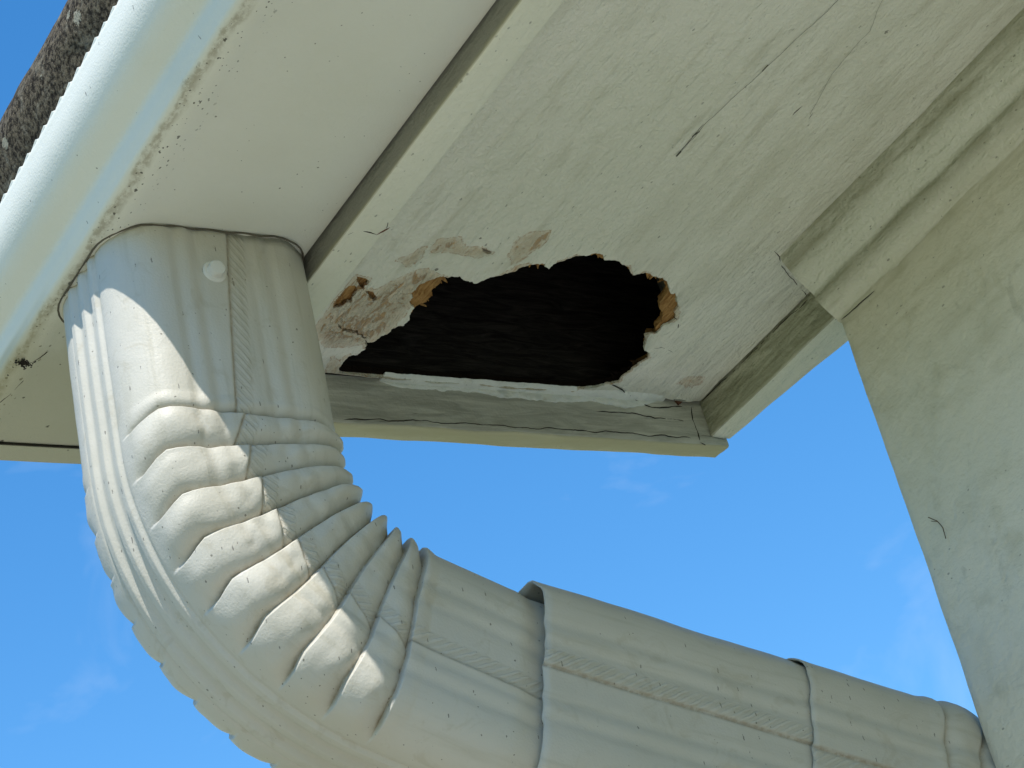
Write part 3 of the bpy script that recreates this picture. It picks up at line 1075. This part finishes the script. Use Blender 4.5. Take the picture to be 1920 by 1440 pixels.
gpd = smooth_curve(gp[:17], 4)[:-1] + [np.array(p) for p in gp[16:]]
gn = []
for i in range(len(gpd)):
    t_ = gpd[min(i + 1, len(gpd) - 1)] - gpd[max(i - 1, 0)]
    t_ = t_ / (np.linalg.norm(t_) + 1e-12)
    gn.append(np.array((-t_[1], t_[0])))
ginner = [p - n_ * -0.0008 for p, n_ in zip(gpd, gn)]
loop = [tuple(p) for p in gpd] + [tuple(p) for p in ginner[::-1]]
gy = np.concatenate([np.linspace(Y_BACK, 0.48, 12), np.linspace(0.485, YG, 120)])
sweep('trough', loop, gy, 'y', M['gutter'], gutter, noise=0.00035, nscale=22, sharp=55)
# end cap: flat plate with a flange folded under the trough
fl_in = [p - n_ * 0.0006 for p, n_ in zip(gpd, gn)]
fl_out = [p - n_ * 0.0014 for p, n_ in zip(gpd, gn)]
loop2 = [tuple(p) for p in fl_out] + [tuple(p) for p in fl_in[::-1]]
cap = sweep('end_cap', loop2, np.linspace(YG - 0.0015, YG + 0.0115, 8), 'y', M['gutter'], gutter, noise=0.0003, nscale=40, sharp=55)
pl = [tuple(p) for p in fl_out]
n_ = len(pl)
vs = [(x, YG + 0.0105, z) for x, z in pl] + [(x, YG + 0.0118, z) for x, z in pl]
o = mesh_obj('cap_plate', vs, [tuple(range(n_)), tuple(range(2 * n_ - 1, n_ - 1, -1))] + [(i, (i + 1) % n_, n_ + (i + 1) % n_, n_ + i) for i in range(n_)], M['gutter'], cap, False)
fix_normals(o)
# thin dark tube standing in for the shadowed gap between cap flange and floor
v, f = tube([(0.402, YG - 0.002, 0.5834), (0.43, YG - 0.002, 0.5832), (0.47, YG - 0.002, 0.5832), (0.5, YG - 0.002, 0.5834)], 0.0006, 6)
mesh_obj('gap_line', v, f, M['crack'], gutter, True)
# corrugated edge of the leaf guard folded over the front bead
per = 0.0098
V = []
F = []
yl = np.arange(0.45, YG, per / 14)
prof_g = [(0.3884, 0.6338), (0.3888, 0.6366), (0.3918, 0.6382), (0.3965, 0.6380), (0.402, 0.6360)]
for y in yl:
    ph = (y / per) % 1
    saw = (1 - ph) if ph > 0.18 else ph / 0.18
    for j, (x, z) in enumerate(prof_g):
        ph2 = ((y + 0.0035 * j) / per) % 1
        saw = (1 - ph2) / 0.8 if ph2 > 0.2 else ph2 / 0.2
        amp_ = (0.0003, 0.0013, 0.0017, 0.0014, 0.0006)[j]
        V.append((x - amp_ * 0.4 * saw, y, z + amp_ * (saw - 0.3)))
npg = len(prof_g)
for i in range(len(yl) - 1):
    for j in range(npg - 1):
        F.append((i * npg + j, i * npg + j + 1, (i + 1) * npg + j + 1, (i + 1) * npg + j))
lg = mesh_obj('leaf_guard_edge', V, F, M['gutter'], gutter, True, 45)
md = lg.modifiers.new('thickness', 'SOLIDIFY')
md.thickness = 0.0006
md.offset = 1

# ------------------------------------------------------------------ downspout
YC = 0.792
spout = empty('downspout', (0.86, YC, FG), 'corrugated off white metal downspout bending from gutter toward the wall corner', 'downspout')


def section(w1, w2, rc, n):
    """rounded rectangle, a = across the bend (+ outer side), b = along Y; returns a, b, normals, lengths"""
    pts = []
    nr = []
    ha, hb = w1 / 2 - rc, w2 / 2 - rc
    def arc(ca, cb, t0):
        for k in range(9):
            t = t0 + (math.pi / 2) * k / 8
            pts.append((ca + rc * math.cos(t), cb + rc * math.sin(t)))
            nr.append((math.cos(t), math.sin(t)))
    def line(p, q, nn, m_):
        for k in range(1, m_):
            pts.append((p[0] + (q[0] - p[0]) * k / m_, p[1] + (q[1] - p[1]) * k / m_))
            nr.append(nn)
    na = int(n * w1 / (2 * (w1 + w2)))
    nb = int(n * w2 / (2 * (w1 + w2)))
    arc(ha, hb, 0)
    line((ha, hb + rc), (-ha, hb + rc), (0, 1), na)
    arc(-ha, hb, math.pi / 2)
    line((-ha - rc, hb), (-ha - rc, -hb), (-1, 0), nb)
    arc(-ha, -hb, math.pi)
    line((-ha, -hb - rc), (ha, -hb - rc), (0, -1), na)
    arc(ha, -hb, 1.5 * math.pi)
    line((ha + rc, -hb), (ha + rc, hb), (1, 0), nb)
    return np.array(pts), np.array(nr)


def gau(x, c, s):
    return np.exp(-((x - c) / s) ** 2)


def sst(x, lo, hi):
    t = np.clip((x - lo) / (hi - lo), 0, 1)
    return t * t * (3 - 2 * t)


def spout_piece(name, w1, w2, path, stations, parent, creases=None, seam_f=0.006, flip=1, rag=0.0, relief=0.0, crimp=None):
    """path(s) -> point XZ, tangent XZ, bend angle; creases=(start,end,count) in degrees of bend"""
    rc = 0.021
    sec, nor = section(w1, w2, rc, 330)
    a = sec[:, 0]
    b = sec[:, 1]
    near = (nor[:, 1] < -0.5)
    far = (nor[:, 1] > 0.5)
    wide = sst(np.abs(nor[:, 1]), 0.6, 0.98)
    front = sst(nor[:, 0], 0.7, 0.99)
    inner = sst(-nor[:, 0], 0.2, 0.95)
    flute = wide * (-0.0007 * (gau(a, 0.022, 0.0026) + gau(a, 0.0125, 0.0026) + gau(a, -0.0130, 0.0026) + gau(a, -0.0225, 0.0026))
                    + 0.0003 * (gau(a, 0.0172, 0.003) + gau(a, -0.0178, 0.003)))
    fr = front * 0.0019 * (np.clip(np.cos(b / 0.0112 * 2 * math.pi) * 1.5, -1, 1) * 0.5 + 0.1) * (1 - sst(np.abs(b), 0.0140, 0.0168))
    frin = inner * -0.001 * np.cos(b / 0.018 * 2 * math.pi)
    nsec = len(sec)
    V = []
    A1 = []
    A2 = []
    UV = []
    # amplitude of the folds round the section: none on the outer face, growing behind the corner
    amp = 1 - sst(nor[:, 0], 0.88, 0.998)
    amp_in = sst(-a, 0.0, w1 / 2)
    for si, s in enumerate(stations):
        P, T, phi = path(s)
        Pv = np.tile(P, (nsec, 1))
        Tv = np.tile(T, (nsec, 1))
        seam_a = seam_f(s) if callable(seam_f) else seam_f
        if creases and creases[0] < phi < creases[1]:
            seam_a += 0.0070 * (((phi - creases[0]) / (creases[1] - creases[0]) * (creases[2] - 1)) % 1 - 0.5)
        step = wide * near * 0.0012 * sst(a, seam_a - 0.0004, seam_a + 0.0004) * flip
        hid = wide * near * gau(a, seam_a - 0.0002, 0.0007) * -0.0007
        seamattr = near * wide * sst(a, seam_a - 0.0085, seam_a - 0.0073) * (1 - sst(a, seam_a - 0.0012, seam_a - 0.0004))
        d = flute + step + hid + fr + frin
        cre = np.zeros(nsec)
        if creases:
            c0, c1, cn = creases
            t = np.full(nsec, (phi - c0) / (c1 - c0) * (cn - 1))
            lag = (0.36 - 0.30 * np.clip(t / (cn - 1), 0, 1)) * sst(nor[:, 0], 0.5, 1.0) + 0.05 * np.sin(a * 90)
            rad = 1e-4 / math.radians(path(s + 1e-4)[2] - phi)
            wnd = sst(t, -1.2, 0) * (1 - sst(t, cn - 1, cn + 0.8))
            ds = lag * wnd * math.radians((c1 - c0) / (cn - 1)) * rad
            pj = [path(s + q) for q in ds]
            Pv = np.array([q[0] for q in pj])
            Tv = np.array([q[1] for q in pj])
            env = np.clip(np.minimum(t + 0.55, cn - 0.45 - t) / 0.5, 0, 1)
            k = np.floor(t)
            u = t - k
            # lapped pleat: crisp proud edge behind each fold, flat back that sinks under the next one
            jump = sst(u, 0.0, 0.055)
            pw = 6.0 - 4.2 * sst(-a, -0.010, 0.030)
            pr = jump * (1 - np.clip(u, 0, 1) ** pw) * (0.70 + 0.30 * np.sin(np.clip(u * 0.95 + 0.05, 0, 1) * math.pi))
            jit = 1 + 0.22 * vnoise(np.c_[k * 3.7 + 0.5, b * 40, a * 25])
            nose = sst(nor[:, 0], 0.15, 0.6) * (1 - sst(nor[:, 0], 0.88, 0.998))
            hgt = (0.0033 + 0.0014 * nose + 0.0030 * amp_in) * jit
            hgt = hgt * np.where(inner > 0.3, 1.1, 1.0) * (1 - 0.55 * sst(nor[:, 1], 0.0, 0.5))
            d = d * (1 - 0.25 * amp * env) + amp * env * hgt * (pr - 0.66)
            cre = amp * env * (np.exp(-u / 0.02) * 0.6 + np.exp(-(1 - u) / 0.06)) * 0.9
            # dents and flats pressed into the pleats
            q = np.c_[t * 1.3, b * 45, a * 95]
            d = d + amp * env * vnoise(q, 2) * 0.0014 + amp * env * 0.0007 * np.abs(vnoise(np.c_[t * 2.1 + 9, b * 60, a * 120], 2))
        if relief:
            d = d + vnoise(np.c_[a * 30, b * 30, np.full(nsec, s * 22)] + 13) * relief
        aa = a + nor[:, 0] * d
        bb = b + nor[:, 1] * d
        if crimp is not None:
            bb = bb * (1 - 0.07 * float(sst(np.array(s), crimp, crimp + 0.012)))
        e = 0
        if rag and (si == 0 or si == len(stations) - 1):
            e = vnoise(np.c_[a * 110, b * 110, np.full(nsec, 3.3 + si)]) * rag
        # the outer side of the bend lies along (Tz, -Tx)
        X = Pv[:, 0] + Tv[:, 1] * aa + Tv[:, 0] * e
        Z = Pv[:, 1] - Tv[:, 0] * aa + Tv[:, 1] * e
        V.append(np.c_[X, YC + bb, Z])
        A1.append(seamattr)
        A2.append(np.clip(cre + near * wide * gau(a, seam_a, 0.0008) * 0.8, 0, 1))
        UV.append(np.c_[a, np.full(nsec, s)])
    V = np.concatenate(V)
    ns = len(stations)
    F = []
    for i in range(ns - 1):
        for j in range(nsec):
            F.append((i * nsec + j, i * nsec + (j + 1) % nsec, (i + 1) * nsec + (j + 1) % nsec, (i + 1) * nsec + j))
    o = mesh_obj(name, V, F, M['pipe'], parent, True, None)
    for nm, arr in (('seam', A1), ('crease', A2)):
        at = o.data.attributes.new(nm, 'FLOAT', 'POINT')
        at.data.foreach_set('value', np.concatenate(arr).astype(np.float32))
    UV = np.concatenate(UV)
    uvl = o.data.uv_layers.new(name='UVMap')
    li = np.empty(len(o.data.loops), int)
    o.data.loops.foreach_get('vertex_index', li)
    uvl.data.foreach_set('uv', UV[li].astype(np.float32).ravel())
    fix_normals(o)
    md = o.modifiers.new('sheet_thickness', 'SOLIDIFY')
    md.thickness = 0.0008
    md.offset = -1
    return o


def bend_path(p0, dir0, l0, rad, ang, l1, turn):
    """straight l0, arc of radius rad through ang degrees, straight l1; turn=+1 turns from down toward +X"""
    p0 = np.array(p0, float)
    d0 = np.array(dir0, float)
    d0 /= np.linalg.norm(d0)
    side = np.array((-d0[1], d0[0])) * turn        # toward the centre of the bend
    la = rad * math.radians(ang)
    cen = p0 + d0 * l0 + side * rad

    def f(s):
        if s <= l0:
            return p0 + d0 * s, d0, math.degrees((s - l0) / rad)
        if s <= l0 + la:
            th = (s - l0) / rad
            T = d0 * math.cos(th) + side * math.sin(th)
            return cen - side * rad * math.cos(th) + d0 * rad * math.sin(th), T, math.degrees(th)
        th = math.radians(ang)
        T = d0 * math.cos(th) + side * math.sin(th)
        e = cen - side * rad * math.cos(th) + d0 * rad * math.sin(th)
        return e + T * (s - l0 - la), T, ang + math.degrees((s - l0 - la) / rad)
    return f, l0 + la + l1


# elbow under the outlet
TILT = 3.15
pth, L = bend_path((0.4535, 0.5856), (-math.sin(math.radians(TILT)), -math.cos(math.radians(TILT))), 0.096, 0.096, 65 + TILT, 0.078, 1)
l_a = 0.096
pth0 = pth
S_K = l_a + 0.096 * math.radians(65 + TILT) + 0.036
R_K = 0.020 / math.radians(8)


def pth(s_):
    if s_ <= S_K:
        return pth0(s_)
    P0, T0, f0 = pth0(S_K)
    sd_ = np.array((-T0[1], T0[0]))
    th = min((s_ - S_K) / R_K, math.radians(8))
    Pn = P0 + T0 * R_K * math.sin(th) + sd_ * R_K * (1 - math.cos(th))
    Tn = T0 * math.cos(th) + sd_ * math.sin(th)
    return Pn + Tn * max(0, s_ - S_K - 0.020), Tn, pth0(s_)[2]


_u = np.concatenate([[0, 0.012, 0.027, 0.042, 0.056, 0.075], np.linspace(0.1, 0.9, 17), [0.935, 0.965, 0.985]])
_ph = np.concatenate([k_ + _u for k_ in range(-1, 9)])
_s = l_a + 0.096 * np.radians(-2.0 + _ph * (68.0 / 8))
_s = _s[(_s > 0.0835) & (_s < L - 0.056)]
st = np.concatenate([np.linspace(0, 0.082, 16), _s, np.linspace(_s[-1] + 0.003, L, 24)])
elbow = spout_piece('elbow', 0.094, 0.078, pth, st, spout, creases=(-2.0, 66.0, 9), relief=0.0006, crimp=S_K + 0.008,
                    seam_f=lambda s_: float(np.interp(s_, [0, 0.09, 0.2, 0.3], [-0.004, 0.0055, 0.008, 0.0085])))
# middle length of pipe, slid over the elbow's end
dirm = np.array((math.cos(math.radians(17)), -math.sin(math.radians(17))))
p_mid = np.array((0.5555, 0.3785))
mid_path = lambda s: (p_mid + dirm * s, dirm, 0.0)
pipe_a = spout_piece('pipe', 0.1010, 0.0845, mid_path, np.linspace(0, 0.16, 40), spout, seam_f=-0.002, flip=-1, rag=0.0012, relief=0.0010)
# lower elbow, slid over the middle length, turning down behind the wall corner
p_low = p_mid + dirm * 0.129 + np.array((0.0, 0.0))
low_path, L2 = bend_path(p_low, dirm, 0.074, 0.100, 73, 0.06, -1)
st2 = np.concatenate([np.linspace(0, 0.06, 20), np.linspace(0.062, 0.074 + 0.1 * math.radians(73), 160), np.linspace(0.074 + 0.1 * math.radians(73) + 0.002, L2, 8)])


# build by walking the bend from its far end back to the near end (outer side then falls on the upper face)
rev_st = (L2 - st2)[::-1]


def rev_path(s):
    P, T, ph = low_path(L2 - s)
    return P, -T, 73 - ph


elbow2 = spout_piece('elbow', 0.1040, 0.0862, rev_path, rev_st, spout, creases=(0.0, 74.0, 9), rag=0.0012, relief=0.0010, seam_f=0.0, flip=1)
# vertical run down the end wall, out of sight behind the corner
Pe, Te, _ = low_path(L2 - 0.03)
vert = lambda s: (Pe + Te * s, Te, 0.0)
spout_piece('pipe', 0.1065, 0.087, vert, np.linspace(0, Pe[1] - FG - 0.02, 60), spout, rag=0.0008, relief=0.001)

# outlet sealant ring, coloured dark to draw the shadow gap at the floor
sec, nor = section(0.0965, 0.0805, 0.022, 140)
parts = []
pp = []
for (aa, bb) in sec:
    pp.append((0.453 - aa, YC + bb, 0.5832 + 0.0003 * math.sin(aa * 400)))
pp.append(pp[0])
pp = np.array(pp)
tpv = 0.8 + 0.5 * vnoise(pp * 90)
v, f = tube(pp, 0.00055, 6, tpv)
mesh_obj('sealant_shadow_ring', v, f, flat('sealant_shadow', (0.12, 0.105, 0.08)), spout, True)

# screw through the outlet
sc_c = np.array((0.4468, YC - 0.039 - 0.0002, 0.5619))
V = []
F = []
rings = [(0.0052, 0.0), (0.0053, -0.0009), (0.0050, -0.0015), (0.0038, -0.0017), (0.0037, -0.0038), (0.0033, -0.0046), (0.0016, -0.0049)]
ns_ = 24
for r_, yy in rings:
    for k in range(ns_):
        th = 2 * math.pi * k / ns_
        rr = r_
        if yy < -0.0012:
            rr = r_ * (1 - 0.05 * abs(math.sin(3 * th)))
        V.append((sc_c[0] + rr * math.cos(th), sc_c[1] + yy, sc_c[2] + rr * math.sin(th)))
for i in range(len(rings) - 1):
    for k in range(ns_):
        F.append((i * ns_ + k, i * ns_ + (k + 1) % ns_, (i + 1) * ns_ + (k + 1) % ns_, (i + 1) * ns_ + k))
F.append(tuple(range((len(rings) - 1) * ns_, len(rings) * ns_)))
F.append(tuple(range(ns_)))
fix_normals(mesh_obj('screw', V, F, M['screw'], spout, True, 35))
rp_ = [(sc_c[0] + 0.0053 * math.cos(2 * math.pi * k / 30), sc_c[1] - 0.0003, sc_c[2] + 0.0053 * math.sin(2 * math.pi * k / 30)) for k in range(31)]  # dark ring drawn as the outline shadow of the screw head
v, f = tube(rp_, 0.00028, 5, 0.8 + 0.7 * vnoise(np.array(rp_) * 300))
mesh_obj('screw_outline_shadow', v, f, flat('grime_shade', (0.16, 0.14, 0.10)), spout, True)

# ------------------------------------------------------------------ small loose things
def loose(name, strands, mat, label, cat, base, group=None):
    v, f = merge([tube(dense(p, 0.0012, False), r, 5, tp) for p, r, tp in strands])
    v = np.array(v)
    o = mesh_obj(name, v - np.array(base), f, mat, None, True)
    o.location = (base[0], base[1], base[2])
    o['label'] = label
    o['category'] = cat
    return o


def jig(pts, seed, amp):
    d = dense(pts, 0.002, False)
    return d + np.c_[vnoise(d * 150 + seed), vnoise(d * 150 + seed + 9), vnoise(d * 150 + seed + 19) * 0.3] * amp


zw = ZS - 0.0006
Q = lambda a, b: onz(a, b, zw)
loose('cobweb_thread', [(jig([Q(1272, 290), Q(1330, 225), Q(1435, 128), Q(1500, 68), Q(1572, 0)], 1, 0.0007), 0.00009, None),
                        (jig([Q(1430, 133), Q(1440, 122)], 2, 0.0003), 0.00025, None),
                        (jig([Q(1268, 293), Q(1277, 284)], 3, 0.0003), 0.00035, None),
                        (jig([Q(1298, 256), Q(1312, 246)], 4, 0.0003), 0.00025, None)], M['web'],
      'long dusty cobweb thread stretched across the upper soffit', 'cobweb', tuple(Q(1272, 290)))
loose('cobweb_thread', [(jig([Q(1655, 0), Q(1630, 60), Q(1600, 90), Q(1560, 138), Q(1540, 175), Q(1520, 215)], 5, 0.0007), 0.00006, None)], M['web'],
      'short faint cobweb thread near the moulding end of the soffit top', 'cobweb', tuple(Q(1655, 0)))
QW = lambda a, b: onx(a, b, XW - 0.0042)
loose('dry_tendril', [(jig([QW(1741, 970), QW(1756, 977), QW(1768, 990), QW(1773, 1010)], 6, 0.0005), 0.00024, None),
                      (jig([QW(1746, 977), QW(1758, 978)], 7, 0.0003), 0.00016, None)], M['hair'],
      'thin curled dry tendril clinging to the wall', 'tendril', tuple(QW(1741, 970)))
QG = lambda a, b: onz(a, b, 0.583)
rg = random.Random(9)
strands = []
for i in range(60):
    cx, cy = 47 + rg.gauss(0, 8), 681 + rg.gauss(0, 3.5)
    a_ = rg.uniform(0, 6.28)
    strands.append((jig([QG(cx, cy), QG(cx + 3.5 * math.cos(a_), cy + 3 * math.sin(a_))], 20 + i, 0.0004), rg.uniform(0.00015, 0.00045), None))
strands.append((jig([QG(60, 679), QG(75, 671), QG(88, 660)], 50, 0.0004), 0.00018, None))
strands.append((jig([QG(0, 755), QG(20, 738), QG(45, 714)], 51, 0.0006), 0.00015, None))
loose('debris_clump', strands, M['crack'], 'dark clump of web and dirt on the gutter floor left of the downspout', 'debris', tuple(QG(47, 681)))
